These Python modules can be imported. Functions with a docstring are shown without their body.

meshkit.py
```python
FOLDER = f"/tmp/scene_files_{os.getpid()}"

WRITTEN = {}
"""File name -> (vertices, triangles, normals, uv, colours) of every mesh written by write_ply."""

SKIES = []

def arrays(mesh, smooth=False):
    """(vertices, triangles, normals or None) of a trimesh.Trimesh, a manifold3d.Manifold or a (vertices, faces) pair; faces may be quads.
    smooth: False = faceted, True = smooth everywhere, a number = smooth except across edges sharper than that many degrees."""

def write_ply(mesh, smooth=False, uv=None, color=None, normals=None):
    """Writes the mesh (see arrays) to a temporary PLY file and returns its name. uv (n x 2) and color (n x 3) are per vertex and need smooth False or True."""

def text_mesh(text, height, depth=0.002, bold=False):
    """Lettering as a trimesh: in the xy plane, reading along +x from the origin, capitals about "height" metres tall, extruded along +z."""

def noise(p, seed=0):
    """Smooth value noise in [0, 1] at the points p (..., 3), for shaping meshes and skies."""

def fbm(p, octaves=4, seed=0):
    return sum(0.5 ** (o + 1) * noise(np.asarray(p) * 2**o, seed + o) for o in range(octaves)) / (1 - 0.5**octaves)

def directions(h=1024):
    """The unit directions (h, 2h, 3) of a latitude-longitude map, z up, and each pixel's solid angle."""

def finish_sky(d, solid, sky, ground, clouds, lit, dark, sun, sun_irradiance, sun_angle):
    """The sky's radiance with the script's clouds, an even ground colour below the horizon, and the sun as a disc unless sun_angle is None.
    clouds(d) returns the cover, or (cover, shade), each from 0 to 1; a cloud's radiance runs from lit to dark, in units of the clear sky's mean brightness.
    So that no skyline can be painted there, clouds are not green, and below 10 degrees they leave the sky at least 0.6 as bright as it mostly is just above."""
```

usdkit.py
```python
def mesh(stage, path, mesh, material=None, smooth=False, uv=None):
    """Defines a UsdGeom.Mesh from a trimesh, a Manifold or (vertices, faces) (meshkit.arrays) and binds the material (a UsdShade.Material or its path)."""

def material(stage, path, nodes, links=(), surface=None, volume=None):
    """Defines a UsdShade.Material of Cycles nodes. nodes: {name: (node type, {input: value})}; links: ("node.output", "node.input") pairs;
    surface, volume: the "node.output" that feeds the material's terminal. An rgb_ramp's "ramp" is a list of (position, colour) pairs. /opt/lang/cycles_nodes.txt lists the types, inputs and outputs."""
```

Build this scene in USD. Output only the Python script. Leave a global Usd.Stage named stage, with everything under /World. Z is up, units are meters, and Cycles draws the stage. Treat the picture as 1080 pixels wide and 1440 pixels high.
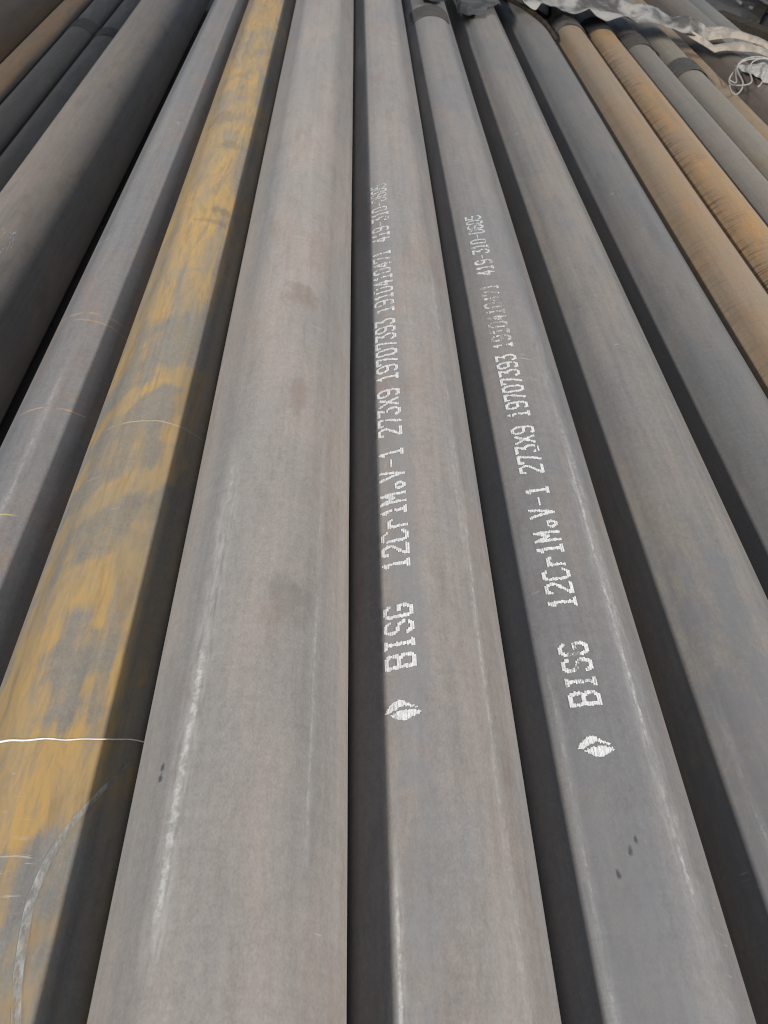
import math, random
import numpy as np
import usdkit
from meshkit import fbm, noise
from pxr import Gf, Sdf, Usd, UsdGeom, UsdLux, UsdShade

random.seed(7)
rng = np.random.default_rng(7)
stage = Usd.Stage.CreateInMemory()
UsdGeom.SetStageUpAxis(stage, UsdGeom.Tokens.z)
UsdGeom.Xform.Define(stage, '/World')
UsdGeom.Scope.Define(stage, '/World/Looks')

# ------------------------------------------------------------------ camera
EYE = 2.10                                   # height of the phone above the floor
right = (0.99966450, -0.02590126, 0.0)
up = (0.01872453, 0.72267714, 0.69093208)
fwd = (0.01789601, 0.69070028, -0.72291968)
cam = UsdGeom.Camera.Define(stage, '/World/camera')
cam.AddTransformOp().Set(Gf.Matrix4d(*right, 0, *up, 0, -fwd[0], -fwd[1], -fwd[2], 0, 0, 0, EYE, 1))
cam.CreateHorizontalApertureAttr(5.475)
cam.CreateFocalLengthAttr(5.475)
cam.CreateFStopAttr(2.0)
cam.CreateFocusDistanceAttr(1.25)
cam.CreateExposureAttr(0.0)

# ------------------------------------------------------------------ light: two long rows of daylight openings in the shed, one on either side, and the pale hall around
def strip_light(name, elevation, side, dist, width, length, strength, color, y=-2.8):
    e = math.radians(elevation)
    pos = np.array([side * dist * math.cos(e), y, EYE - 1.1 + dist * math.sin(e)])
    back = np.array([side * math.cos(e), 0, math.sin(e)])        # the light shines along -z
    ax = np.cross([0, 1.0, 0], back)
    L = UsdLux.RectLight.Define(stage, '/World/' + name)
    L.AddTransformOp().Set(Gf.Matrix4d(*ax, 0, 0, 1, 0, 0, *back, 0, *pos, 1))
    L.CreateWidthAttr(width); L.CreateHeightAttr(length)
    L.CreateIntensityAttr(strength); L.CreateColorAttr(Gf.Vec3f(*color))
    return L
strip_light('skylight_row', 42.3, -1, 9.0, 0.52, 6, 100.0, (1.0, 0.965, 0.915))
strip_light('skylight_row_001', 33, 1, 9.0, 0.36, 6, 165.0, (1.0, 0.95, 0.885))
dome = UsdLux.DomeLight.Define(stage, '/World/hall_ambient')
dome.CreateIntensityAttr(0.074); dome.CreateColorAttr(Gf.Vec3f(0.68, 0.86, 1.15))

# ------------------------------------------------------------------ node graph helper
class Graph:
    def __init__(self): self.nodes, self.links, self.k = {}, [], 0
    def add(self, kind, out, **inp):
        self.k += 1; n = f'n{self.k}'; const = {}
        for key, v in inp.items():
            if isinstance(v, str) and '.' in v and v.split('.')[0] in self.nodes: self.links.append((v, f'{n}.{key}'))
            else: const[key] = v
        self.nodes[n] = (kind, const)
        return f'{n}.{out}'
    def m(self, op, a, b=0.0, c=0.0, clamp=False): return self.add('math', 'value', math_type=op, value1=a, value2=b, value3=c, use_clamp=clamp)
    def rng(self, v, a, b, lo=0.0, hi=1.0, smooth=True):
        return self.add('map_range', 'result', range_type='smoothstep' if smooth else 'linear', value=v, from_min=a, from_max=b, to_min=lo, to_max=hi, clamp=True)
    def mix(self, fac, a, b, kind='mix'): return self.add('mix', 'color', mix_type=kind, fac=fac, color1=a, color2=b)
    def noise(self, vec, scale=1.0, detail=3.0, rough=0.55, dist=0.0):
        return self.add('noise_texture', 'fac', vector=vec, scale=scale, detail=detail, roughness=rough, distortion=dist)
    def vec(self, x, y, z=0.0): return self.add('combine_xyz', 'vector', x=x, y=y, z=z)
    def build(self, name, surface):
        return usdkit.material(stage, '/World/Looks/' + name, self.nodes, self.links, surface=surface)

def uvz(g, seed):
    uv = g.add('uvmap', 'UV', attribute='st')
    g.k += 1; n = f'n{g.k}'; g.nodes[n] = ('separate_xyz', {}); g.links.append((uv, f'{n}.vector'))
    u, v = f'{n}.x', f'{n}.y'
    S = lambda su, sv, off=0.0: g.vec(g.m('multiply', u, su), g.m('multiply', v, sv), seed * 3.17 + off)
    return u, v, S

def steel(name, seed, base, second, dark, bloom=(0.20, 0.115, 0.085), bloom_amt=0.25, wear=(), rings=(), side=None, paint=None,
          striate=0.0, rough=(0.42, 0.64), blots=(), spots=(), patch=0.5, metal=0.0, streak=0.35, grain=0.40, scuff=0.5):
    """Hot-rolled pipe skin: mill scale, dust bloom, drag streaks, roller polish. u = metres round the pipe from its crown, v = metres along it."""
    g = Graph(); u, v, S = uvz(g, seed)
    big = g.noise(S(7, 1.6), 1, 4, 0.6, 0.4)
    mid = g.noise(S(34, 7, 5), 1, 5, 0.70, 0.6)
    fine = g.m('add', g.m('multiply', g.noise(S(420, 260, 9), 1, 2, 0.6), 0.55), g.m('multiply', g.noise(S(130, 75, 10), 1, 3, 0.65), 0.45))
    lines = g.noise(S(70, 0.9, 13), 1, 3, 0.6)
    tr = g.noise(S(6, 90, 17), 1, 3, 0.6, 0.2)                       # rolling marks across the pipe
    col = g.mix(g.rng(big, 0.36, 0.64, 0, 1), base, second)
    col = g.mix(g.m('multiply', g.rng(mid, 0.44, 0.78), patch), col, dark)
    col = g.mix(g.m('multiply', g.rng(g.noise(S(11, 3.5, 23), 1, 4, 0.65, 0.5), 0.52, 0.72), bloom_amt), col, bloom)
    shade = g.m('add', g.m('multiply', g.m('subtract', lines, 0.5), streak), g.m('multiply', g.m('subtract', tr, 0.5), 0.16))
    shade = g.m('add', shade, g.m('multiply', g.m('subtract', fine, 0.5), grain * 2))
    col = g.mix(1.0, col, g.add('combine_xyz', 'vector', x=g.m('add', 1.0, shade), y=g.m('add', 1.0, shade), z=g.m('add', 1.0, shade)), 'multiply')
    pit = g.noise(S(210, 120, 33), 1, 3, 0.7)
    pgate = g.rng(g.noise(S(9, 4, 34), 1, 3, 0.6), 0.40, 0.62, 0.25, 1.0)
    col = g.mix(g.m('multiply', g.m('multiply', g.rng(pit, 0.63, 0.72), pgate), 0.55), col, dark)
    col = g.mix(g.m('multiply', g.m('multiply', g.rng(pit, 0.36, 0.28), pgate), 0.30), col, (0.40, 0.38, 0.355))
    rgh = g.rng(g.noise(S(18, 2.5, 31), 1, 4, 0.6), 0.35, 0.65, rough[0], rough[1])
    if side:                                                          # one flank turned to a second colour along a wavering edge: (u from, u to, colour)
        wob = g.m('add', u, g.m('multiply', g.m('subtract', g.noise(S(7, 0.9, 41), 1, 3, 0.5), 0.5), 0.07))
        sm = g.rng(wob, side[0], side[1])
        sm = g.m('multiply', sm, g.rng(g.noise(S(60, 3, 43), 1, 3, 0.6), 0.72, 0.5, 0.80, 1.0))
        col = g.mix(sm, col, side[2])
    if paint:                                                         # ochre primer: mask per point, broken up by noise
        mask = g.add('attribute', 'fac', attribute='paint')
        pn = g.m('add', mask, g.m('multiply', g.m('subtract', g.noise(S(45, 6, 47), 1, 5, 0.68, 0.6), 0.5), 0.75))
        pn = g.m('add', pn, g.m('multiply', g.m('subtract', g.noise(S(95, 2.2, 49), 1, 4, 0.68), 0.5), 1.0))
        pn = g.m('add', pn, g.m('multiply', g.m('subtract', g.noise(S(230, 70, 50), 1, 4, 0.7), 0.5), 0.5))
        pm = g.m('multiply', g.rng(pn, 0.10, 0.90), g.rng(g.noise(S(110, 16, 51), 1, 4, 0.7), 0.30, 0.58, 0.45, 0.95))
        pc = g.mix(g.rng(g.noise(S(16, 4, 53), 1, 4, 0.6), 0.35, 0.65), paint[0], paint[1])
        pc = g.mix(g.m('multiply', g.rng(g.noise(S(30, 5, 55), 1, 5, 0.7, 0.8), 0.48, 0.66), 0.55), pc, paint[2])
        col = g.mix(pm, col, pc)
    for (u0, v0, du, dv, amt, c, s) in blots:                         # soft stains with a place of their own
        a = g.m('divide', g.m('subtract', u, u0), du); b = g.m('divide', g.m('subtract', v, v0), dv)
        d = g.m('sqrt', g.m('add', g.m('multiply', a, a), g.m('multiply', b, b)))
        d = g.m('add', d, g.m('multiply', g.m('subtract', g.noise(S(26, 13, 60 + s), 1, 5, 0.7, 0.6), 0.5), 3.2))
        col = g.mix(g.m('multiply', g.rng(d, 1.15, 0.35), amt), col, c)
    if striate:                                                       # close dark tool marks round the pipe, strongest on its left flank
        st = g.noise(S(5, 150, 61), 1, 3, 0.65, 0.8)
        st = g.m('multiply', g.rng(st, 0.50, 0.60), g.rng(g.m('add', u, g.m('multiply', g.m('subtract', g.noise(S(3, 7, 63), 1, 3), 0.5), 0.22)), 0.015, -0.11))
        col = g.mix(g.m('multiply', st, striate), col, (0.045, 0.035, 0.028))
    if scuff:                                                         # short bright nicks across the pipe
        sc = g.noise(S(28, 240, 71), 1, 2, 0.5, 0.3)
        gate = g.rng(g.noise(S(10, 5, 73), 1, 3, 0.6), 0.60, 0.70)
        col = g.mix(g.m('multiply', g.m('multiply', g.rng(sc, 0.645, 0.72), gate), scuff), col, (0.50, 0.48, 0.45))
    for (v0, slope, w, c, amt, s) in rings:                           # thin marks round the pipe
        vv = g.m('subtract', g.m('add', v, g.m('multiply', u, slope)), v0)
        vv = g.m('add', vv, g.m('multiply', g.m('subtract', g.noise(S(14, 1, 80 + s), 1, 3), 0.5), 0.02))
        band = g.rng(g.m('absolute', vv), w, w * 0.35)
        br = g.rng(g.noise(S(22, 3, 90 + s), 1, 3, 0.6), 0.38, 0.56)
        col = g.mix(g.m('multiply', g.m('multiply', band, br), amt), col, c)
    wm = None
    for (u0, w, drift, amt, lo, hi, s) in wear:                       # where rollers polished the scale: ragged bright lines along the pipe
        cu = g.m('add', u, g.m('multiply', g.m('subtract', g.noise(S(0, 1.6, 100 + s), 1, 2), 0.5), drift))
        cu = g.m('add', cu, g.m('multiply', g.m('subtract', g.noise(S(24, 150, 104 + s), 1, 3, 0.65), 0.5), w * 1.3))
        dd = g.m('absolute', g.m('subtract', cu, u0))
        core = g.rng(dd, w, w * 0.25)
        halo = g.m('multiply', g.m('multiply', g.rng(dd, w * 3.2, w * .4), g.rng(g.noise(S(150, 22, 116 + s), 1, 4, 0.7), 0.32, 0.66)), 0.36)
        rag = g.rng(g.noise(S(100, 75, 108 + s), 1, 5, 0.75), 0.34, 0.66, 0.10, 0.85)
        gate = g.rng(g.noise(S(0, 3.4, 112 + s), 1, 3, 0.6), 0.40, 0.56)
        span = g.m('multiply', g.rng(v, lo, lo + 0.06), g.rng(v, hi, hi - 0.25))
        k = g.m('multiply', g.m('multiply', g.m('maximum', g.m('multiply', g.m('multiply', core, rag), gate), halo), span), amt)
        wm = k if wm is None else g.m('maximum', wm, k)
    if wm is not None:
        col = g.mix(wm, col, (0.58, 0.57, 0.545))
        rgh = g.m('subtract', rgh, g.m('multiply', wm, 0.16))
    for (u0, v0, du, dv) in spots:                                    # small black pits and drips
        a = g.m('divide', g.m('subtract', u, u0), du); b = g.m('divide', g.m('subtract', v, v0), dv)
        d = g.m('add', g.m('sqrt', g.m('add', g.m('multiply', a, a), g.m('multiply', b, b))), g.m('multiply', g.m('subtract', g.noise(S(190, 150, 120), 1, 3, 0.6), 0.5), 2.0))
        col = g.mix(g.m('multiply', g.rng(d, 1.25, 0.25), 0.8), col, (0.05, 0.048, 0.046))
    h = g.m('add', g.m('multiply', g.noise(S(160, 70, 130), 1, 4, 0.65), 0.5), g.m('multiply', tr, 0.5))
    bmp = g.add('bump', 'normal', height=h, strength=0.35, distance=0.0012)
    b = g.add('principled_bsdf', 'BSDF', base_color=col, roughness=rgh, specular_ior_level=0.55, metallic=metal, diffuse_roughness=0.8, sheen_weight=0.10, sheen_roughness=0.45, sheen_tint=(0.95, 0.88, 0.80), normal=bmp)
    return g.build(name, b)

# ------------------------------------------------------------------ objects
counts = {}
def numbered(parent, name):
    k = counts.get((parent, name), 0); counts[(parent, name)] = k + 1
    return f'{parent}/{name}' + (f'_{k:03d}' if k else '')
def tag(p, label=None, category=None, group=None, kind=None):
    p = p.GetPrim() if hasattr(p, 'GetPrim') else p
    for k, v in dict(label=label, category=category, group=group, kind=kind).items():
        if v: p.SetCustomDataByKey(k, v)
    return p
def obj(name, mesh, mat, parent='/World', smooth=False, uv=None):
    return usdkit.mesh(stage, numbered(parent, name), mesh, mat, smooth, uv)

R, T = 0.1365, 0.009                                                  # 273 x 9 pipe
AXES = {'A': (-0.1727, -0.9844), 'B': (0.0811, -1.0930), 'C': (0.3440, -1.1872), 'D': (0.6617, -1.2834), 'E': (0.9706, -1.3713),
        'R1': (1.2203, -1.3842), 'R2': (1.4388, -1.4286), 'R3': (1.6554, -1.4815), 'R4': (1.8749, -1.5210), 'R5': (2.0767, -1.6158),
        'R6': (2.2980, -1.5880), 'R7': (2.5054, -1.6699), 'R8': (2.7218, -1.7238), 'F': (-0.4300, -1.0330), 'G': (-0.6570, -1.0950),
        'H': (-1.6810, -1.8650), 'P4': (-2.095, -1.9635), 'P3': (-2.370, -1.9635), 'P2': (-2.645, -1.9635), 'P1': (-3.050, -1.847)}
RAD = {'H': 0.235, 'P1': 0.253, 'F': 0.1225, 'G': 0.1095, **{f'R{k}': 0.1095 for k in range(1, 9)}}   # two wider pipes on the floor left of the heap, thinner ones down its right side
Y0, Y1 = -1.3, 9.2

def skin(key, u, v, off=0.0):
    """Point on a pipe's outer skin in the pipe's own frame; rolled pipe is never quite round nor straight."""
    u, v = np.asarray(u, float), np.asarray(v, float)
    R0 = RAD.get(key, R); phi = math.pi / 2 - u / R0
    s = sum(map(ord, key))
    r = R0 + off + 0.0005 * np.sin(2 * phi + s) + 0.0005 * np.sin(3 * phi + 1.3 * v + s) + 0.0004 * np.sin(2.1 * v + s)
    bow = 0.0016 * np.sin(0.9 * v + 1.7 * s)
    return np.stack([r * np.cos(phi) + bow, v, r * np.sin(phi)], -1)

def tube_mesh(key, ends, nu=112, nv=90, vs=None):
    ys = np.linspace(ends[0], ends[1], nv) if vs is None else vs
    R0 = RAD.get(key, R); us = np.linspace(-math.pi * R0, math.pi * R0, nu + 1)
    U, V = np.meshgrid(us, ys)
    P = skin(key, U, V).reshape(-1, 3)
    st = np.stack([U, V], -1).reshape(-1, 2)
    nv = len(ys); i, j = np.meshgrid(np.arange(nv - 1), np.arange(nu), indexing='ij')
    a = i * (nu + 1) + j
    F = np.stack([a, a + nu + 1, a + nu + 2, a + 1], -1).reshape(-1, 4)[:, ::-1]
    F = F[:, ::-1]
    # bore and the two cut faces
    n0 = len(P); ri = R0 - T; ph = math.pi / 2 - us / R0
    ring = lambda r, y: np.stack([r * np.cos(ph), np.full_like(ph, y), r * np.sin(ph)], -1)
    extra = np.vstack([ring(ri, ys[0]), ring(ri, ys[-1]), ring(R0, ys[0]), ring(ri, ys[0]), ring(R0, ys[-1]), ring(ri, ys[-1])])
    P = np.vstack([P, extra]); st = np.vstack([st, np.tile(np.stack([us, np.full_like(us, ys[0])], -1), (6, 1))])
    n = nu + 1; fs = []
    for (o1, o2, flip) in ((n0, n0 + n, True), (n0 + 2 * n, n0 + 3 * n, True), (n0 + 4 * n, n0 + 5 * n, False)):
        k = np.arange(nu); q = np.stack([o1 + k, o2 + k, o2 + k + 1, o1 + k + 1], -1)
        fs.append(q[:, ::-1] if flip else q)
    return P, np.vstack([F] + fs), st

def pipe(key, mat, label, ends=None, paint=None, **kw):
    x, z = AXES[key]
    path = numbered('/World', 'steel_pipe')
    X = UsdGeom.Xform.Define(stage, path); X.AddTranslateOp().Set((x, 0, EYE + z))
    tag(X, label, 'steel pipe', 'steel pipes lying side by side in the heap')
    ends = ends or (Y0 + rng.uniform(-.05, .05), Y1 + rng.uniform(-.3, .3))
    P, F, st = tube_mesh(key, ends, **kw)
    m = obj('tube', (P, F), mat, path, True, st)
    # true cylinder normals, so that the seam under the pipe does not show
    if paint is not None:
        pv = UsdGeom.PrimvarsAPI(m).CreatePrimvar('paint', Sdf.ValueTypeNames.FloatArray, 'vertex')
        pv.Set([float(q) for q in paint(st[:, 0], st[:, 1])])
    return path

# greys of mill scale under a film of pale dust
GA = dict(base=(0.300, 0.264, 0.236), second=(0.262, 0.246, 0.230), dark=(0.175, 0.158, 0.145))
M = {}
M['A'] = steel('steel_pale_brown_grey', 1, **GA, bloom=(0.24, 0.17, 0.14), bloom_amt=0.35, patch=0.42, streak=0.28,
    wear=[(-0.050, 0.0075, 0.030, 1.0, 0.17, 1.02, 1), (0.105, 0.0035, 0.012, 0.42, 0.20, 1.25, 2)],
    blots=[(0.030, 1.445, 0.050, 0.055, 0.45, (0.17, 0.115, 0.085), 1), (0.048, 1.13, 0.022, 0.06, 0.35, (0.19, 0.12, 0.10), 2), (0.062, 0.66, 0.045, 0.045, 0.30, (0.13, 0.12, 0.11), 3)],
    spots=[(-0.085, 0.420, 0.004, 0.006), (-0.085, 0.407, 0.004, 0.007)])
M['B'] = steel('steel_brown_grey', 2, base=(0.275, 0.243, 0.220), second=(0.235, 0.226, 0.220), dark=(0.165, 0.148, 0.135), bloom=(0.23, 0.16, 0.13), bloom_amt=0.4, patch=0.45, streak=0.3,
    wear=[(0.089, 0.0040, 0.022, 0.70, 0.10, 1.5, 3), (0.086, 0.0085, 0.03, 0.40, 0.05, 1.9, 9), (-0.060, 0.0036, 0.014, 0.95, 0.10, 0.50, 4)],
    blots=[(-0.03, 0.9, 0.035, 0.9, 0.45, (0.215, 0.225, 0.235), 4)])
M['C'] = steel('steel_cool_grey', 3, base=(0.215, 0.197, 0.183), second=(0.184, 0.181, 0.183), dark=(0.150, 0.140, 0.132), bloom=(0.27, 0.22, 0.18), bloom_amt=0.35, patch=0.45, streak=0.3,
    wear=[(0.067, 0.0055, 0.020, 0.85, 0.28, 1.3, 5), (0.072, 0.0110, 0.03, 0.42, 0.15, 1.8, 10), (-0.072, 0.004, 0.02, 0.45, 0.10, 0.75, 6)],
    spots=[(0.003, 0.386, 0.003, 0.006), (-0.008, 0.373, 0.0035, 0.007), (-0.030, 0.342, 0.003, 0.008)],
    blots=[(0.075, 0.22, 0.008, 0.05, 0.45, (0.14, 0.11, 0.09), 5), (-0.03, 0.22, 0.06, 0.35, 0.5, (0.185, 0.190, 0.200), 12)])
M['D'] = steel('steel_dark_grey_brown', 4, base=(0.212, 0.190, 0.169), second=(0.180, 0.173, 0.166), dark=(0.126, 0.115, 0.106), bloom=(0.24, 0.19, 0.16), bloom_amt=0.4, patch=0.45, wear=[(-0.085, 0.004, 0.02, 0.4, 0.2, 0.8, 7)], blots=[(-0.04, 0.25, 0.16, 0.75, 0.65, (0.150, 0.155, 0.165), 11)])
M['E'] = steel('steel_slate_grey', 5, base=(0.152, 0.143, 0.133), second=(0.137, 0.135, 0.134), dark=(0.100, 0.095, 0.090), bloom=(0.20, 0.165, 0.14), bloom_amt=0.3, patch=0.45)
M['R1'] = steel('steel_light_rust', 6, base=(0.272, 0.186, 0.108), second=(0.258, 0.195, 0.134), dark=(0.170, 0.142, 0.118), bloom=(0.31, 0.175, 0.082), bloom_amt=0.5, patch=0.45, striate=0.25, scuff=0)
M['R2'] = steel('steel_orange_rust', 7, base=(0.305, 0.198, 0.102), second=(0.285, 0.200, 0.122), dark=(0.185, 0.145, 0.105), bloom=(0.40, 0.215, 0.068), bloom_amt=0.6, patch=0.35, striate=0.9, scuff=0)
M['R3'] = steel('steel_grey_green_dust', 8, base=(0.200, 0.172, 0.140), second=(0.176, 0.162, 0.143), dark=(0.135, 0.13, 0.122), bloom=(0.19, 0.14, 0.10), bloom_amt=0.4, striate=0.2, scuff=0)
M['R4'] = steel('steel_tan_dust', 9, base=(0.235, 0.205, 0.158), second=(0.21, 0.19, 0.155), dark=(0.16, 0.14, 0.115), bloom=(0.27, 0.165, 0.085), bloom_amt=0.55, scuff=0)
M['R5'] = steel('steel_tan_rust', 10, base=(0.270, 0.190, 0.115), second=(0.25, 0.185, 0.12), dark=(0.16, 0.12, 0.09), bloom=(0.30, 0.18, 0.09), bloom_amt=0.5, scuff=0)
M['R6'] = steel('steel_umber', 11, base=(0.170, 0.135, 0.108), second=(0.15, 0.126, 0.105), dark=(0.11, 0.09, 0.075), bloom=(0.21, 0.15, 0.11), bloom_amt=0.4, scuff=0)
M['R7'] = steel('steel_ash_grey', 12, base=(0.230, 0.205, 0.175), second=(0.205, 0.19, 0.168), dark=(0.15, 0.13, 0.11), bloom_amt=0.2, scuff=0)
M['R8'] = steel('steel_pale_ash', 13, base=(0.245, 0.235, 0.212), second=(0.215, 0.208, 0.192), dark=(0.15, 0.14, 0.125), bloom_amt=0.15, scuff=0)
OC, OC2 = (0.430, 0.272, 0.088), (0.310, 0.232, 0.132)
M['F'] = steel('steel_ochre_primer', 14, base=(0.195, 0.191, 0.182), second=(0.222, 0.192, 0.148), dark=(0.137, 0.132, 0.126), bloom=(0.30, 0.19, 0.08), bloom_amt=0.45, patch=0.5, paint=(OC, OC2, (0.205, 0.140, 0.070)), streak=0.45,
    rings=[(1.113, -0.14, 0.0020, (0.50, 0.42, 0.27), 0.6, 1)],
    blots=[(0.050, 1.995, 0.045, 0.028, 0.50, (0.13, 0.112, 0.085), 6), (0.035, 1.925, 0.05, 0.02, 0.45, (0.13, 0.115, 0.09), 7), (-0.02, 2.65, 0.07, 0.06, 0.4, (0.14, 0.12, 0.09), 8), (0.03, 2.42, 0.05, 0.03, 0.4, (0.15, 0.125, 0.09), 9)])
M['G'] = steel('steel_blue_grey', 15, base=(0.190, 0.176, 0.168), second=(0.172, 0.172, 0.176), dark=(0.125, 0.115, 0.108), bloom=(0.25, 0.165, 0.12), bloom_amt=0.45, streak=0.35,
    rings=[(2.010, -0.3, 0.004, (0.36, 0.34, 0.30), 0.55, 3), (1.610, 0.10, 0.006, (0.32, 0.25, 0.17), 0.7, 4), (1.582, 0.16, 0.003, (0.38, 0.25, 0.12), 0.7, 5), (1.256, 0.0, 0.0026, (0.46, 0.26, 0.13), 0.95, 6), (0.953, 0.0, 0.0022, (0.42, 0.36, 0.14), 0.9, 7)],
    wear=[(0.0, 0.006, 0.03, 0.4, 0.9, 1.5, 8)])
M['H'] = steel('steel_scale_and_dust', 16, base=(0.400, 0.325, 0.260), second=(0.350, 0.300, 0.255), dark=(0.27, 0.228, 0.188), bloom=(0.20, 0.15, 0.11), bloom_amt=0.35, )
M['P4'] = steel('steel_black_for_shade', 17, base=(0.040, 0.033, 0.026), second=(0.034, 0.031, 0.028), dark=(0.03, 0.028, 0.026), bloom=(0.085, 0.06, 0.04), bloom_amt=0.5, scuff=0.2)  # near-black base colour carries the shade this floor pipe lies in
M['P3'] = steel('steel_charcoal_for_shade', 18, base=(0.036, 0.033, 0.029), second=(0.032, 0.030, 0.029), dark=(0.024, 0.022, 0.020), bloom=(0.08, 0.058, 0.04), bloom_amt=0.4, scuff=0.4)  # shade down on the floor painted in as darker steel
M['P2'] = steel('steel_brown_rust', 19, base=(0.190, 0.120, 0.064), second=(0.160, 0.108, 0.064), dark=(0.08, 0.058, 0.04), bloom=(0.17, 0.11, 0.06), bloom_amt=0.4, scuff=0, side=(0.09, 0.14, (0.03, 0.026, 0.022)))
M['P1'] = steel('steel_dull_umber', 20, base=(0.088, 0.064, 0.041), second=(0.075, 0.057, 0.04), dark=(0.06, 0.048, 0.036), bloom=(0.12, 0.085, 0.055), bloom_amt=0.3, scuff=0)

# ochre primer on the pipe left of the big grey one: brushed on thick far off, swept thin near by
def seg(u, v, a, b, w):
    a, b = np.array(a), np.array(b); d = b - a
    t = np.clip(((u - a[0]) * d[0] + (v - a[1]) * d[1]) / (d @ d), 0, 1)
    return np.exp(-(((u - a[0] - t * d[0]) ** 2 + (v - a[1] - t * d[1]) ** 2) / w ** 2))
def ochre(u, v):
    n = fbm(np.stack([u * 9, v * 2.2, 0 * u], -1), 4, 3) - 0.5
    n2 = fbm(np.stack([u * 40 + v * 6, v * 5, 0 * u + 4], -1), 3, 9) - 0.5
    m = np.interp(v, [0, .55, .75, 1.0, 1.25, 1.55, 1.9, 2.6, 4.5, 9], [.72, .66, .52, .40, .44, .58, .76, .80, .72, .6])
    m = m + 0.75 * n + 0.5 * n2
    sw = fbm(np.stack([(.8 * u + .6 * v) * 4.5, (-.6 * u + .8 * v) * 21, 0 * u + 2], -1), 4, 13) - .5
    lg = fbm(np.stack([u * 70, v * 4.0, 0 * u + 5], -1), 3, 17) - .5
    m = m + (1.4 * sw + 1.1 * lg) * np.interp(v, [1.2, 1.7], [1, .45])
    m = m - 0.35 * np.clip((u - 0.035) / 0.04, 0, 1) * np.clip((v - 1.2) / .2, 0, 1) * (0.6 + 1.4 * (fbm(np.stack([u * 60, v * 3.5, 0 * u + 7], -1), 3, 5) - .3))
    strokes = [([(-.10, 1.12), (-.036, 1.177), (.054, 1.261), (.105, 1.295)], .022, .75), ([(-.09, .85), (-.012, .923), (.04, .961), (.106, 1.04)], .020, .8),
               ([(-.10, .66), (-.064, .67), (-.015, .74), (.032, .769)], .032, .8), ([(.062, .70), (.058, .86), (.072, 1.05), (.075, 1.30)], .010, .6),
               ([(.035, .66), (.045, .86), (.055, .97)], .006, .6), ([(.088, .74), (.092, .98), (.098, 1.25)], .010, .5), ([(-.13, .5), (-.06, .56), (-.03, .64)], .03, .6),
               ([(.005, .62), (.0, .70)], .014, .5), ([(-.09, .98), (-.03, 1.0)], .012, .2), ([(-.02, .38), (.02, .42), (.05, .45)], .03, .45)]
    for pts, w, k in strokes:
        for a, b in zip(pts[:-1], pts[1:]): m = m + k * seg(u, v, a, b, w)
    for c, w, k in [((.03, 1.17), .035, .8), ((-.0, 1.07), .045, .6), ((.04, .86), .03, .5), ((.0, .80), .03, .35), ((.015, .53), .035, .6), ((.0, .62), .02, .6), ((.045, .30), .025, .5)]:
        m = m - k * seg(u, v, c, (c[0] + .002, c[1] + .05), w)
    m = m - 0.45 * np.clip((u - 0.085) / 0.03, 0, 1) * np.interp(v, [1.4, 1.9], [1, .55])
    return np.clip(m, 0, 1.2)

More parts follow.
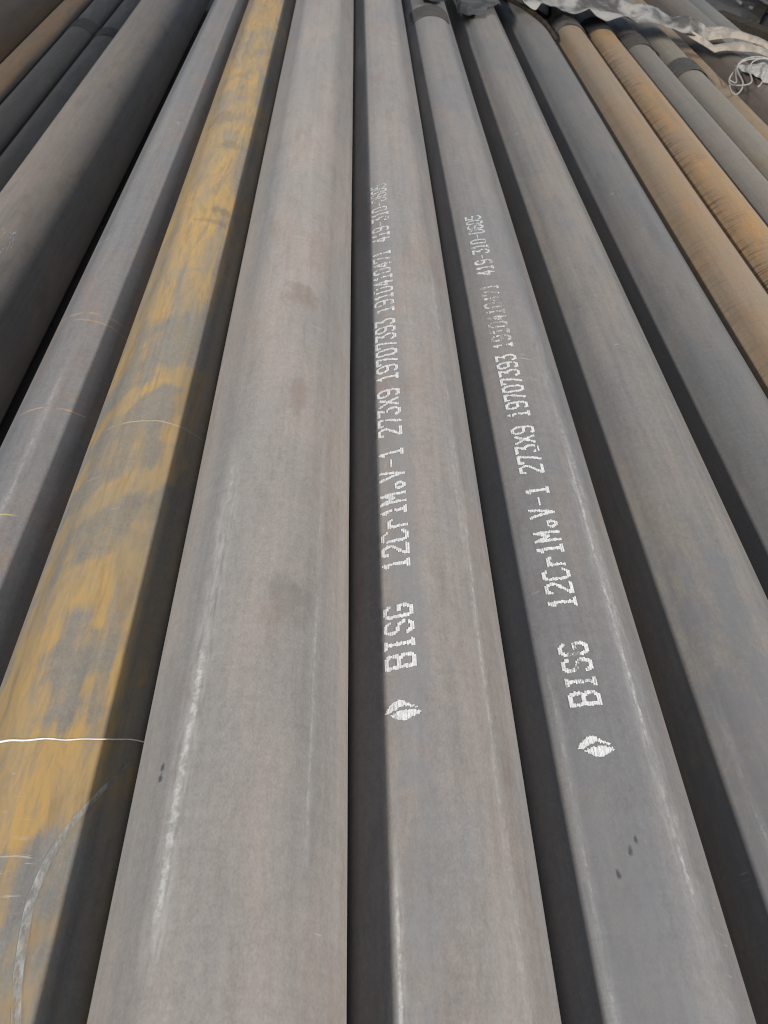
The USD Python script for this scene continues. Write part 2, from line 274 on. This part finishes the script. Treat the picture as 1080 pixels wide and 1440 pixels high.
LAB = {
 'A': 'thick-looking plain pale brown-grey pipe with a broken bright streak, topmost of the heap, without lettering',
 'B': 'brown-grey pipe with white lettering touching the right side of the topmost plain pipe',
 'C': 'cooler grey pipe with partly faded white lettering, second lettered pipe from the left',
 'D': 'unmarked dark grey-brown pipe just right of the second lettered pipe',
 'E': 'unmarked slate grey pipe lying against the light rusty pipe on its right',
 'R1': 'smooth light brown rusty pipe between the slate grey pipe and the striped orange rusty one',
 'R2': 'orange rusty pipe with close dark stripes across its left flank',
 'R3': 'dark greyish pipe just right of the striped orange rusty pipe',
 'R4': 'dusty tan pipe wrapped by the widest grey ring of webbing at upper right',
 'R5': 'narrow visible sliver of rusty tan pipe low beside the umber pipe',
 'R6': 'umber brown pipe under the beige cloth band and white twine at upper right',
 'R7': 'ash grey pipe just right of the umber pipe at upper right',
 'R8': 'outermost pale ash pipe, at the right foot of the heap',
 'F': 'grey pipe smeared with yellow ochre paint, under the left side of the plain topmost pipe',
 'G': 'blue-grey pipe with thin rusty rings around it, left of the ochre pipe',
 'H': 'wide dusty brown pipe left of the heap, its right side in deep shadow',
 'P4': 'narrow visible pipe, dark with shade put into its colour, on the floor just left of the wide dusty brown pipe',
 'P3': 'charcoal dark pipe with its shade put into the colour, right of the brown rusty pipe at upper left',
 'P2': 'brown rusty pipe in the shade between the charcoal pipe and the corner pipe',
 'P1': 'wide dull umber pipe filling the upper left corner of the photo'}
vfine = np.concatenate([np.linspace(-1.3, 0.0, 40, endpoint=False), np.linspace(0.0, 2.0, 400, endpoint=False), np.linspace(2.0, 9.1, 300)])
PIPE = {}
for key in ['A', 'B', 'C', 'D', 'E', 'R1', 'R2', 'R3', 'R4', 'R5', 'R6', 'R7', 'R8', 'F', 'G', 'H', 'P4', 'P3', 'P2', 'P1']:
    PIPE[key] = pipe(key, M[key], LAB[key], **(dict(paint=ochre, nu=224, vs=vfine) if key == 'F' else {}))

# ------------------------------------------------------------------ printed lettering: a row of nozzles lays thin lines along the pipe
GLYPH = {
 '0': [[(1,0),(3,0),(4,1),(4,5),(3,6),(1,6),(0,5),(0,1),(1,0)]],
 '1': [[(.9,4.9),(2,6),(2,0)], [(.7,0),(3.3,0)]],
 '2': [[(0,4.8),(.8,6),(3.2,6),(4,5),(4,3.9),(0,.7),(0,0),(4,0)]],
 '3': [[(.2,6),(4,6),(2,3.6),(3,3.6),(4,2.6),(4,1),(3,0),(1,0),(0,1)]],
 '4': [[(3,0),(3,6),(0,2),(4,2)]],
 '5': [[(4,6),(.2,6),(.2,3.5),(3,3.5),(4,2.5),(4,1),(3,0),(1,0),(0,1)]],
 '6': [[(3.6,5.5),(3,6),(1,6),(0,5),(0,1),(1,0),(3,0),(4,1),(4,2.4),(3,3.3),(0,3.3)]],
 '7': [[(0,5),(0,6),(4,6),(1.6,0)]],
 '9': [[(.4,.5),(1,0),(3,0),(4,1),(4,5),(3,6),(1,6),(0,5),(0,3.7),(1,2.8),(4,2.8)]],
 'B': [[(0,0),(0,6),(3,6),(4,5.3),(4,3.8),(3,3.1),(0,3.1)], [(3,3.1),(4,2.3),(4,.8),(3,0),(0,0)]],
 'I': [[(1,6),(3,6)], [(2,6),(2,0)], [(1,0),(3,0)]],
 'S': [[(4,5),(3,6),(1,6),(0,5),(0,4.1),(1,3.2),(3,2.9),(4,2),(4,1),(3,0),(1,0),(0,1)]],
 'G': [[(4,5),(3,6),(1,6),(0,5),(0,1),(1,0),(3,0),(4,1),(4,2.8),(2.3,2.8)]],
 'C': [[(4,5),(3,6),(1,6),(0,5),(0,1),(1,0),(3,0),(4,1)]],
 'r': [[(.4,0),(.4,4.3)], [(.4,3.2),(1.4,4.3),(2.8,4.3),(3.6,3.6)]],
 'M': [[(0,0),(0,6),(2,2.6),(4,6),(4,0)]],
 'o': [[(1.2,.2),(2.8,.2),(3.4,1.1),(2.8,2.1),(1.2,2.1),(.6,1.1),(1.2,.2)]],
 'V': [[(0,6),(2,0),(4,6)]],
 '-': [[(.5,3),(3.5,3)]],
 'X': [[(0,5.4),(4,.4)], [(0,.4),(4,5.4)]],
}
H_CH, PITCH, ROWS = 0.049, 0.0300, 15
def print_white(name, seed, fade):
    g = Graph(); u, v, S = uvz(g, seed)
    n = g.noise(S(330, 160), 1, 3, 0.7); n2 = g.noise(S(45, 14, 4), 1, 3, 0.6)
    col = g.mix(g.rng(n, 0.35, 0.65), (0.52, 0.52, 0.52), (0.72, 0.72, 0.71))
    a = g.rng(g.m('add', g.m('multiply', n, 0.5), g.m('multiply', n2, 0.5)), fade - 0.07, fade + 0.07)
    b = g.add('principled_bsdf', 'BSDF', base_color=col, roughness=0.8, specular_ior_level=0.2)
    t = g.add('transparent_bsdf', 'BSDF')
    return g.build(name, g.add('mix_closure', 'closure', fac=a, closure1=t, closure2=b))
INK = {k: print_white('ink_' + k, i + 31, f) for i, (k, f) in enumerate([('fresh', 0.33), ('worn', 0.43), ('faded', 0.50)])}

class Lines:
    def __init__(self, key): self.key, self.P, self.F, self.st = key, [], [], []
    def run(self, u, v0, v1, w):
        n = len(self.P)
        for (a, b) in ((u - w, v0), (u + w, v0), (u + w, v1), (u - w, v1)):
            self.P.append(skin(self.key, a, b, 0.0006)); self.st.append((a, b))
        self.F.append((n, n + 1, n + 2, n + 3))
    def build(self, name, mat, label=None):
        m = obj(name, (np.array(self.P), np.array(self.F)), mat, PIPE[self.key], False, np.array(self.st))
        return tag(m, label)

def raster(L, mask, v_at, ubase, width, height, rows, drop=0.0, r=rng):
    """mask(x, y) over width x height metres; y grows towards the letters' tops."""
    xs = np.linspace(-0.002, width + 0.002, 160); pitch = height / rows
    for k in range(rows):
        y = (k + 0.5) * pitch
        on = mask(xs, np.full_like(xs, y)).astype(int)
        d = np.diff(np.concatenate([[0], on, [0]])); s, e = np.nonzero(d == 1)[0], np.nonzero(d == -1)[0]
        for a, b in zip(s, e):
            if r.random() < drop: continue
            x0, x1 = xs[a] + r.uniform(-.0016, .0010), xs[b - 1] + r.uniform(-.0010, .0016)
            if x1 - x0 < .0012: x1 = x0 + .002
            L.run(ubase - y + r.uniform(-.0002, .0002), v_at + x0, v_at + x1, pitch * r.uniform(.42, .52))

def word(key, text, v0, ubase, ink, drop, label=None, pitch=PITCH):
    L = Lines(key)
    for i, ch in enumerate(text):
        strokes = GLYPH[ch]; sx, sy = 0.0049, (H_CH - 0.006) / 6
        def mask(x, y):
            best = np.full(x.shape, 9.0)
            for poly in strokes:
                for a, b in zip(poly[:-1], poly[1:]):
                    a_, b_ = np.array([a[0] * sx + .003, a[1] * sy + .003]), np.array([b[0] * sx + .003, b[1] * sy + .003]); d = b_ - a_
                    t = np.clip(((x - a_[0]) * d[0] + (y - a_[1]) * d[1]) / (d @ d), 0, 1)
                    best = np.minimum(best, np.hypot(x - a_[0] - t * d[0], y - a_[1] - t * d[1]))
            return best < 0.0029
        raster(L, mask, v0 + i * pitch, ubase, 4 * sx + .006, H_CH, ROWS, drop)
    L.build('printed_text', INK[ink], label)

from shapely.geometry import Point, Polygon
import shapely
UPPER = Polygon([(-26, -1), (-22, 6), (-15, 11.5), (-8, 16), (0, 15.5), (5, 12), (12, 7), (20, 2.5), (22, 0), (15, 1.8), (7, 4.8), (0, 6.2), (-4, 4.2), (-11, 1.2), (-20, -2.6)])
LOWER = Polygon([(-17, -5.2), (-6, -1.6), (4, -0.8), (14, -1.6), (23, -3.6), (26.5, -7), (19, -10.5), (12, -14), (6, -17), (-2, -16), (-8, -14), (-13, -10)])
LEAF = UPPER.union(LOWER)
def emblem(key, v0, ubase):
    L = Lines(key)
    def mask(x, y):                                                   # x along the pipe, y round it towards the tops of the letters
        return shapely.contains_xy(LEAF, (0.0265 - y) * 1000, (x - 0.0175) * 1000)
    raster(L, mask, v0, ubase, 0.035, 0.053, 24, 0.0)
    L.build('printed_emblem', INK['fresh'], 'white leaf-shaped printed emblem split by a slit')

emblem('B', 0.521, -0.0150); emblem('C', 0.505, 0.0055)
TEXT = [('BISG', .605), ('12Cr1MoV-1', .790), ('273X9', 1.121), ('19707393', 1.295), ('1910410471', 1.560), ('419-310-0605', 1.899)]
for key, dv, ub, inks in (('B', 0.0, -0.0170, ['fresh', 'fresh', 'fresh', 'fresh', 'worn', 'worn']), ('C', -0.017, 0.0035, ['worn', 'fresh', 'fresh', 'fresh', 'faded', 'worn'])):
    for (t, v0), ink in zip(TEXT, inks):
        word(key, t, v0 + dv - (0.006 if t.startswith('1910') or t.startswith('419') else 0), ub, ink, {'fresh': .015, 'worn': .05, 'faded': .12}[ink], pitch=PITCH * (0.985 if t.startswith('19') or t[0] == '4' else 1.0))
# a few rubbed-out strokes of old lettering on the half-black pipe
L = Lines('H')
for q in range(30):
    L.run(rng.choice([0.052, 0.068, 0.088, 0.105]) + rng.normal(0, .006), (v := 3.15 + rng.uniform(0, .22)), v + rng.uniform(.010, .030), .0016)
tag(L.build('printed_text', INK['worn'], 'rubbed-out white lettering'), kind='stuff')

# ------------------------------------------------------------------ floor
g = Graph(); pos = g.add('geometry', 'position')
n = g.noise(pos, 1.3, 5, 0.6); n2 = g.noise(pos, 14, 4, 0.6)
col = g.mix(g.rng(n, 0.35, 0.65), (0.24, 0.215, 0.19), (0.18, 0.16, 0.14)); col = g.mix(g.m('multiply', g.rng(n2, 0.5, 0.7), 0.5), col, (0.12, 0.105, 0.09))
MF = g.build('concrete_floor', g.add('principled_bsdf', 'BSDF', base_color=col, roughness=0.85, specular_ior_level=0.3))
S_ = 30.0
tag(obj('ground', (np.array([(-S_, -S_, 0), (S_, -S_, 0), (S_, S_, 0), (-S_, S_, 0)], float), np.array([(0, 1, 2, 3)])), MF), 'worn dark concrete floor under the pipe heap', 'floor', kind='structure')

# ------------------------------------------------------------------ wrappings across the far part of the heap
def simple(name, c1, c2, scale, rough=0.6, spec=0.4, lo=0.4, hi=0.6, stretch=(1, 1, 1), bump=0.0, sheen=0.0):
    g = Graph(); p = g.add('mapping', 'vector', mapping_type='point', vector=g.add('geometry', 'position'), scale=stretch)
    n = g.noise(p, scale, 4, 0.6, 0.3)
    col = g.mix(g.rng(n, lo, hi), c1, c2)
    kw = {}
    if bump: kw['normal'] = g.add('bump', 'normal', height=g.noise(p, scale * 6, 3, 0.6), strength=bump, distance=0.004)
    return g.build(name, g.add('principled_bsdf', 'BSDF', base_color=col, roughness=rough, specular_ior_level=spec, sheen_weight=sheen, **kw))
M_SILVER = simple('silver_plastic', (0.46, 0.435, 0.395), (0.12, 0.11, 0.095), 5, 0.38, 0.6, 0.42, 0.60, bump=0.2)
M_FILM = simple('grey_film', (0.165, 0.155, 0.143), (0.085, 0.078, 0.070), 11, 0.5, 0.4, bump=0.3)
M_WEB = simple('grey_webbing', (0.150, 0.140, 0.125), (0.105, 0.098, 0.088), 26, 0.8, 0.2, stretch=(1, 4, 1), bump=0.5)
M_WEBD = simple('dark_webbing_and_shade', (0.075, 0.073, 0.070), (0.055, 0.054, 0.053), 26, 0.75, 0.25, stretch=(1, 4, 1), bump=0.5)
M_CLOTH = simple('beige_cloth', (0.52, 0.45, 0.37), (0.36, 0.31, 0.26), 16, 0.85, 0.2, bump=0.5, sheen=0.2)
M_TWINE = simple('white_twine', (0.60, 0.57, 0.52), (0.46, 0.43, 0.39), 60, 0.8, 0.2)
M_ROPE = simple('brown_rope', (0.070, 0.052, 0.038), (0.045, 0.034, 0.026), 40, 0.85, 0.2, bump=0.6)

TOPS = np.array([[AXES[k][0], AXES[k][1]] for k in AXES])
def env(x):
    """Height over the floor of the topmost pipe skin at x."""
    x = np.asarray(x, float)[..., None]; d = (np.array([RAD.get(k, R) for k in AXES]) + 0.0016) ** 2 - (x - TOPS[:, 0]) ** 2
    return EYE + np.where(d > 0, TOPS[:, 1] + np.sqrt(np.maximum(d, 0)), -9).max(-1)
def bridged(x, span=0.16):
    """A sheet pulled over the pipes: sags only part of the way into the valleys."""
    x = np.asarray(x, float); o = np.linspace(-span, span, 25)
    e = env(x[..., None] + o) - 1.4 * o ** 2
    return np.maximum(env(x), e.max(-1))
def grid_mesh(P, thick):
    """A closed sheet from a grid of points (m x n x 3), thickened downwards along its normals."""
    m, n = P.shape[:2]
    du = np.gradient(P, axis=1); dv = np.gradient(P, axis=0); N = np.cross(du, dv); N /= np.linalg.norm(N, axis=-1, keepdims=True) + 1e-12
    N *= np.where(N[..., 2:] < 0, -1, 1)
    V = np.vstack([P.reshape(-1, 3), (P - thick * N).reshape(-1, 3)]); k = m * n
    i, j = np.meshgrid(np.arange(m - 1), np.arange(n - 1), indexing='ij'); a = (i * n + j).ravel()
    top = np.stack([a, a + 1, a + n + 1, a + n], -1); F = [top, top[:, ::-1] + k]
    loop = np.concatenate([np.arange(n), np.arange(1, m) * n + n - 1, (m - 1) * n + np.arange(n - 2, -1, -1), np.arange(m - 2, 0, -1) * n])
    F.append(np.stack([loop, loop + k, np.roll(loop, -1) + k, np.roll(loop, -1)], -1))
    return V, np.vstack(F)
def drape(name, mat, label, cat, path, lift, amp, seed, thick=0.0018, nx=150, ny=26, freq=7.0, bridge=0.16, group=None, fold=0.0):
    """path: (x, y of the near edge, y of the far edge)."""
    path = np.array(path, float); xs = np.linspace(path[0, 0], path[-1, 0], nx); t = np.linspace(0, 1, ny)
    y0, y1 = np.interp(xs, path[:, 0], path[:, 1]), np.interp(xs, path[:, 0], path[:, 2])
    X = np.repeat(xs[None], ny, 0); Y = y0 + (y1 - y0) * t[:, None]
    q = np.stack([X * freq * .42, Y * freq * .9 - X * freq * .25, 0 * X], -1)
    ridge = 1 - np.abs(2 * noise(q + 0.8 * fbm(q * .6, 2, seed + 5)[..., None], seed) - 1) * 1.3
    ridge = 0.75 * ridge + 0.25 * (1 - np.abs(2 * noise(q * 2.7 + 3, seed + 2) - 1))
    Y = Y + 0.05 * (fbm(np.stack([X * 9, 0 * X + t[:, None] * 2, 0 * X], -1), 3, seed + 1) - .5)
    Z = bridged(X, bridge) + lift + amp * np.clip(ridge, 0, 1) + fold * np.sin(math.pi * t[:, None]) ** 2
    return tag(obj(name, grid_mesh(np.stack([X, Y, Z], -1), thick), mat, '/World', 40), label, cat, group)
def band_round(key, v0, v1, u0, u1, mat, label, name='webbing_strap', cat='strap', off=0.004, thick=0.003, skew=0.0, group=None, seed=1):
    us = np.linspace(u0, u1, 40); ts = np.linspace(0, 1, 9)
    U, Tt = np.meshgrid(us, ts)
    V = v0 + (v1 - v0) * Tt + skew * (U - u0) + 0.012 * (fbm(np.stack([U * 30, Tt, 0 * U], -1), 3, seed) - .5)
    P = skin(key, U, V, off + 0.003 * fbm(np.stack([U * 40, V * 40, 0 * U], -1), 3, seed))
    P = P + np.array([AXES[key][0], 0, EYE + AXES[key][1]])
    return tag(obj(name, grid_mesh(P, thick), mat, '/World', 40), label, cat, group)
def tube_along(pts, r, sides=8, twist=0.0):
    from scipy.interpolate import CubicSpline
    p = np.array(pts, float); s = np.concatenate([[0], np.cumsum(np.linalg.norm(np.diff(p, axis=0), axis=1))])
    q = CubicSpline(s, p)(np.linspace(0, s[-1], max(12, 10 * len(p))))
    t = np.gradient(q, axis=0); t /= np.linalg.norm(t, axis=1, keepdims=True)
    a = np.cross(t, [0.01, 0.02, 1.0]); a /= np.linalg.norm(a, axis=1, keepdims=True); b = np.cross(t, a)
    an = np.arange(sides) * 2 * math.pi / sides
    rr = np.broadcast_to(r, (len(q),))[:, None, None]
    V = (q[:, None] + rr * (np.cos(an)[None, :, None] * a[:, None] + np.sin(an)[None, :, None] * b[:, None])).reshape(-1, 3)
    i, j = np.meshgrid(np.arange(len(q) - 1), np.arange(sides), indexing='ij')
    F = np.stack([i * sides + j, i * sides + (j + 1) % sides, (i + 1) * sides + (j + 1) % sides, (i + 1) * sides + j], -1).reshape(-1, 4)
    n = len(V); V = np.vstack([V, q[0], q[-1]]); k = np.arange(sides); e = (len(q) - 1) * sides
    F = np.vstack([F[:, [0, 1, 2]], F[:, [0, 2, 3]], np.stack([k * 0 + n, (k + 1) % sides, k], -1), np.stack([k * 0 + n + 1, e + k, e + (k + 1) % sides], -1)])
    return V, F
def on(key, u, v, off): return skin(key, u, v, off) + np.array([AXES[key][0], 0, EYE + AXES[key][1]])

drape('plastic_sheet', M_SILVER, 'bright crumpled silver plastic sheet lying across the tops of the rusty pipes', 'plastic sheet',
      [(0.81, 5.132, 5.633), (0.992, 5.031, 5.712), (1.154, 5.252, 5.813), (1.235, 5.172, 5.763), (1.417, 5.111, 5.663), (1.62, 5.232, 5.613), (1.822, 5.292, 5.562), (1.984, 5.232, 5.472), (2.126, 5.332, 5.412)], 0.012, 0.075, 11, fold=0.05)
drape('plastic_film', M_FILM, 'dull grey plastic film hanging over the dark grey-brown pipe beside the lettered ones', 'plastic film',
      [(0.501, 4.98, 5.644), (0.575, 4.747, 5.591), (0.639, 4.705, 5.539), (0.703, 4.874, 5.591), (0.788, 5.011, 5.697)], 0.004, 0.022, 21, bridge=0.05, freq=11)
band_round('C', 4.37, 4.56, -0.10, 0.11, M_WEB, 'flat grey strap over the second lettered pipe at the top of the photo', skew=0.15, seed=3)
drape('strap_tail', M_WEBD, 'loose dark tail of strap folded over the second lettered pipe', 'strap', [(0.30, 4.60, 5.0), (0.36, 4.56, 4.86), (0.42, 4.58, 4.75), (0.47, 4.66, 4.80)], 0.010, 0.02, 25, bridge=0.08)
G_ = 'webbing rings round single pipes'
band_round('R1', 5.109, 5.329, -0.118, 0.118, M_FILM, 'grey wrapping ring around the smooth light rusty pipe', seed=5, off=0.006)
band_round('R2', 5.209, 5.449, -0.118, 0.118, M_WEBD, 'dark band for the shade under the silver sheet, round the striped orange rusty pipe', seed=6)  # dark ring added as the shade beneath the lifted sheet
band_round('R3', 5.094, 5.313, -0.118, 0.118, M_WEB, 'grey webbing ring around the dark greyish pipe', seed=7, off=0.007)
band_round('R4', 4.752, 4.947, -0.118, 0.118, M_WEB, 'wide grey webbing ring around the dusty tan pipe', seed=8, off=0.009)
band_round('P3', 7.40, 7.62, -0.14, 0.14, M_WEBD, 'black strap around the charcoal pipe at upper left', seed=9)
band_round('P4', 7.15, 7.35, -0.14, 0.16, M_WEBD, 'black strap around the narrow dark pipe beside the wide dusty brown one', seed=10)
tag(obj('rope', tube_along([on('E', -.10, 5.766, .012), on('E', -.03, 5.396, .012), on('E', .05, 5.100, .012), on('E', .10, 4.973, .012), on('E', .15, 4.930, .014)], 0.012), M_ROPE, '/World', True), 'dark brown rope bent over the slate grey pipe at the top', 'rope')
tag(obj('rope', tube_along([on('E', -.06, 5.925, .010), on('E', .00, 5.607, .010), on('E', .06, 5.417, .010), on('E', .12, 5.375, .012), on('R1', -.05, 5.502, .016)], 0.009), M_ROPE, '/World', True), 'thinner brown rope reaching from the slate pipe under the silver sheet', 'rope')

# beige band with folds, a bundle of white twine on it
cloth = UsdGeom.Xform.Define(stage, numbered('/World', 'cloth_band')); cp = str(cloth.GetPath())
tag(cloth, 'beige folded cloth band stretched across the umber and ash pipes at upper right', 'cloth band')
for k, (dy, dz, wd, x0) in enumerate([(-0.02, 0.05, .045, 1.98), (0.17, 0.07, .055, 1.92), (0.34, 0.045, .045, 2.02)]):
    xs = np.linspace(x0, 2.85, 70); t = np.linspace(-1, 1, 11)
    yc = np.interp(xs, [1.9, 2.16, 2.34, 2.56, 2.85], [5.30, 5.28, 5.22, 5.17, 5.0]) + dy * np.interp(xs, [1.9, 2.25, 2.8], [.6, 1, .7]) + 0.02 * (fbm(np.stack([xs * 5, 0 * xs + k, 0 * xs], -1), 3, 3) - .5)
    half = wd * np.interp(xs, [x0, x0 + .12, 2.6, 2.85], [.25, 1, 1.1, .8])
    X = np.repeat(xs[None], 11, 0); Y = yc + half * t[:, None]
    Z = bridged(X, 0.26) + dz + 0.03 * (1 - t[:, None] ** 2) + 0.03 * (fbm(np.stack([X * 3, Y * 22, 0 * X + k], -1), 3, 4 + k) - .5)
    obj('fold', grid_mesh(np.stack([X, Y, Z], -1), 0.003), M_CLOTH, cp, 60)
tw = UsdGeom.Xform.Define(stage, numbered('/World', 'twine_bundle')); tp = str(tw.GetPath())
tag(tw, 'tangle of white twine loops on the umber pipe by the right edge', 'twine')
def over(x, y, dz):
    x, y = x * 0.933, y * 0.937
    return (x, y, float(bridged(np.array(x), 0.1)) + dz)
for pts in ([over(2.62, 5.34, .05), over(2.48, 5.34, .05), over(2.38, 5.30, .045), over(2.33, 5.18, .04), over(2.31, 5.02, .03), over(2.24, 4.90, .02), over(2.14, 4.82, .01)],
            [over(2.56, 5.33, .06), over(2.44, 5.26, .055), over(2.38, 5.12, .04), over(2.32, 4.98, .035), over(2.27, 5.02, .03), over(2.28, 5.16, .03), over(2.36, 5.27, .04)],
            [over(2.70, 5.38, .05), over(2.55, 5.37, .055), over(2.42, 5.34, .05), over(2.34, 5.24, .04), over(2.30, 5.10, .03), over(2.20, 4.98, .02)],
            [over(2.60, 5.30, .06), over(2.50, 5.16, .06), over(2.43, 5.02, .04), over(2.36, 4.92, .03)]):
    obj('strand', tube_along(pts, 0.0040, 6), M_TWINE, tp, True)
drape('white_rag', M_TWINE, 'small pale rag lying on the umber pipe behind the white twine', 'rag', [(2.202, 4.871, 4.983), (2.277, 4.702, 5.002), (2.38, 4.664, 5.002), (2.482, 4.73, 5.002)], 0.006, 0.035, 31, nx=60, ny=20, bridge=0.08, freq=12)

# ------------------------------------------------------------------ thin strands on the ochre pipe
M_STRING = simple('white_string', (0.80, 0.79, 0.76), (0.66, 0.65, 0.62), 80, 0.7, 0.3)
us = np.linspace(-0.16, 0.150, 26)
vs_ = np.interp(us, [-.16, -.066, -.02, .035, .079, .127, .15], [.510, .500, .4955, .4965, .504, .518, .524]) + 0.0005 * np.sin(us * 110)
pts = [on('F', a * .9, b * .965, 0.0022 + 0.004 * max(0, (a - .05)) / .1 + 0.0003 * math.sin(a * 150)) for a, b in zip(us, vs_)]
tag(obj('white_string', tube_along(pts, np.interp(np.linspace(0, 1, 260), [0, .3, .6, 1], [.0015, .0018, .0010, .0008]), 6), M_STRING, '/World', True), 'thin white string lying straight across the ochre smeared pipe', 'string')
g = Graph(); u, v, S = uvz(g, 77)
n = g.noise(S(60, 40), 1, 4, 0.65)
bs = g.add('principled_bsdf', 'BSDF', base_color=g.mix(g.rng(n, .35, .65), (0.46, 0.46, 0.44), (0.30, 0.30, 0.29)), roughness=0.35)
M_TAPE = g.build('clear_tape', g.add('mix_closure', 'closure', fac=g.rng(g.noise(S(150, 60, 3), 1, 3, .65), .34, .70, .05, .70), closure1=g.add('transparent_bsdf', 'BSDF'), closure2=bs))
arc = np.array([(0.135, 0.490), (0.127, 0.476), (0.112, 0.454), (0.092, 0.422), (0.074, 0.391), (0.061, 0.359), (0.053, 0.325), (0.050, 0.290), (0.053, 0.257), (0.058, 0.223), (0.066, 0.190), (0.078, 0.155), (0.098, 0.12)])
from scipy.interpolate import CubicSpline
arc = arc * np.array([.9, .965])
cs = CubicSpline(np.arange(len(arc)), arc); tt = np.linspace(0, len(arc) - 1, 90); q = cs(tt); d = cs(tt, 1); nrm = np.stack([-d[:, 1], d[:, 0]], -1); nrm /= np.linalg.norm(nrm, axis=1, keepdims=True)
w = np.interp(tt, [0, 3, 7, 12], [.0022, .0032, .0048, .0045])
Pq = np.stack([np.stack([on('F', *(q[i] + k * w[i] * nrm[i]), 0.0007 + 0.0004 * (1 - k * k)) for i in range(90)]) for k in (-1, 0, 1)])
st = np.tile(np.concatenate([q + k * w[:, None] * nrm for k in (-1, 0, 1)]), (2, 1))
tag(obj('plastic_strip', grid_mesh(Pq, 0.0002), M_TAPE, '/World', False, st), 'narrow grey translucent strip curving down the right flank of the ochre pipe', 'plastic strip')

# ------------------------------------------------------------------ clutter on the floor beyond the heap
import trimesh
M_NAVY = simple('navy_tarp', (0.030, 0.034, 0.042), (0.020, 0.023, 0.030), 5, 0.5, 0.4, bump=0.4)
M_WOOD = simple('grey_wood', (0.15, 0.12, 0.085), (0.09, 0.075, 0.055), 6, 0.8, 0.2, stretch=(1, 12, 12), bump=0.5)
M_CABLE = simple('pale_cable', (0.40, 0.39, 0.36), (0.26, 0.25, 0.23), 14, 0.6, 0.4)
b = trimesh.creation.icosphere(4); p = b.vertices; rr = 0.85 + 0.4 * fbm(p * 2.3 + 5, 4, 3); p = p * rr[:, None]
p = np.sign(p) * np.abs(p) ** 0.75 * np.array([0.42, 0.5, 0.20]); p[:, 2] = np.maximum(p[:, 2], -0.16); p[:, 2] -= p[:, 2].min()
tag(obj('tarp_bundle', (p + np.array([4.35, 8.10, 0.0]), b.faces), M_NAVY, '/World', True), 'dark navy bundle on the floor beyond the heap, at the right edge', 'bundle')
for k, (x, y, rz, ln) in enumerate([(3.72, 8.05, 0.35, 1.3), (3.95, 8.75, -0.5, 0.9)]):
    bx = trimesh.creation.box((0.13, ln, 0.05)); bx = bx.subdivide().subdivide(); vv = bx.vertices + 0.006 * (np.stack([fbm(bx.vertices * 9 + o, 3, 2) for o in (0, 5, 9)], -1) - .5)
    c, s_ = math.cos(rz), math.sin(rz); vv = np.stack([c * vv[:, 0] - s_ * vv[:, 1] + x, s_ * vv[:, 0] + c * vv[:, 1] + y, vv[:, 2] + 0.029], -1)
    tag(obj('timber_plank', (vv, bx.faces), M_WOOD), ['long weathered plank on the floor beside the outermost pale pipe', 'short weathered plank on the floor near the pale cable coil'][k], 'plank')
coil = UsdGeom.Xform.Define(stage, numbered('/World', 'cable_coil')); ccp = str(coil.GetPath())
tag(coil, 'pale tangled cable coil on the floor in the top right corner', 'cable coil')
for k in range(9):
    a = np.linspace(0, 2 * math.pi * 0.96, 26); r0 = 0.30 + 0.05 * rng.normal(); th = rng.uniform(0, 6.28)
    pts = np.stack([4.15 + r0 * np.cos(a + th) + 0.03 * np.sin(3 * a + k), 9.05 + 0.35 * np.sin(a + th) * r0 / .3 + 0.02 * np.cos(2 * a), 0.05 + 0.045 * k + 0.03 * np.sin(2 * a + th)], -1)
    obj('turn', tube_along(pts, 0.017, 6), M_CABLE, ccp, True)
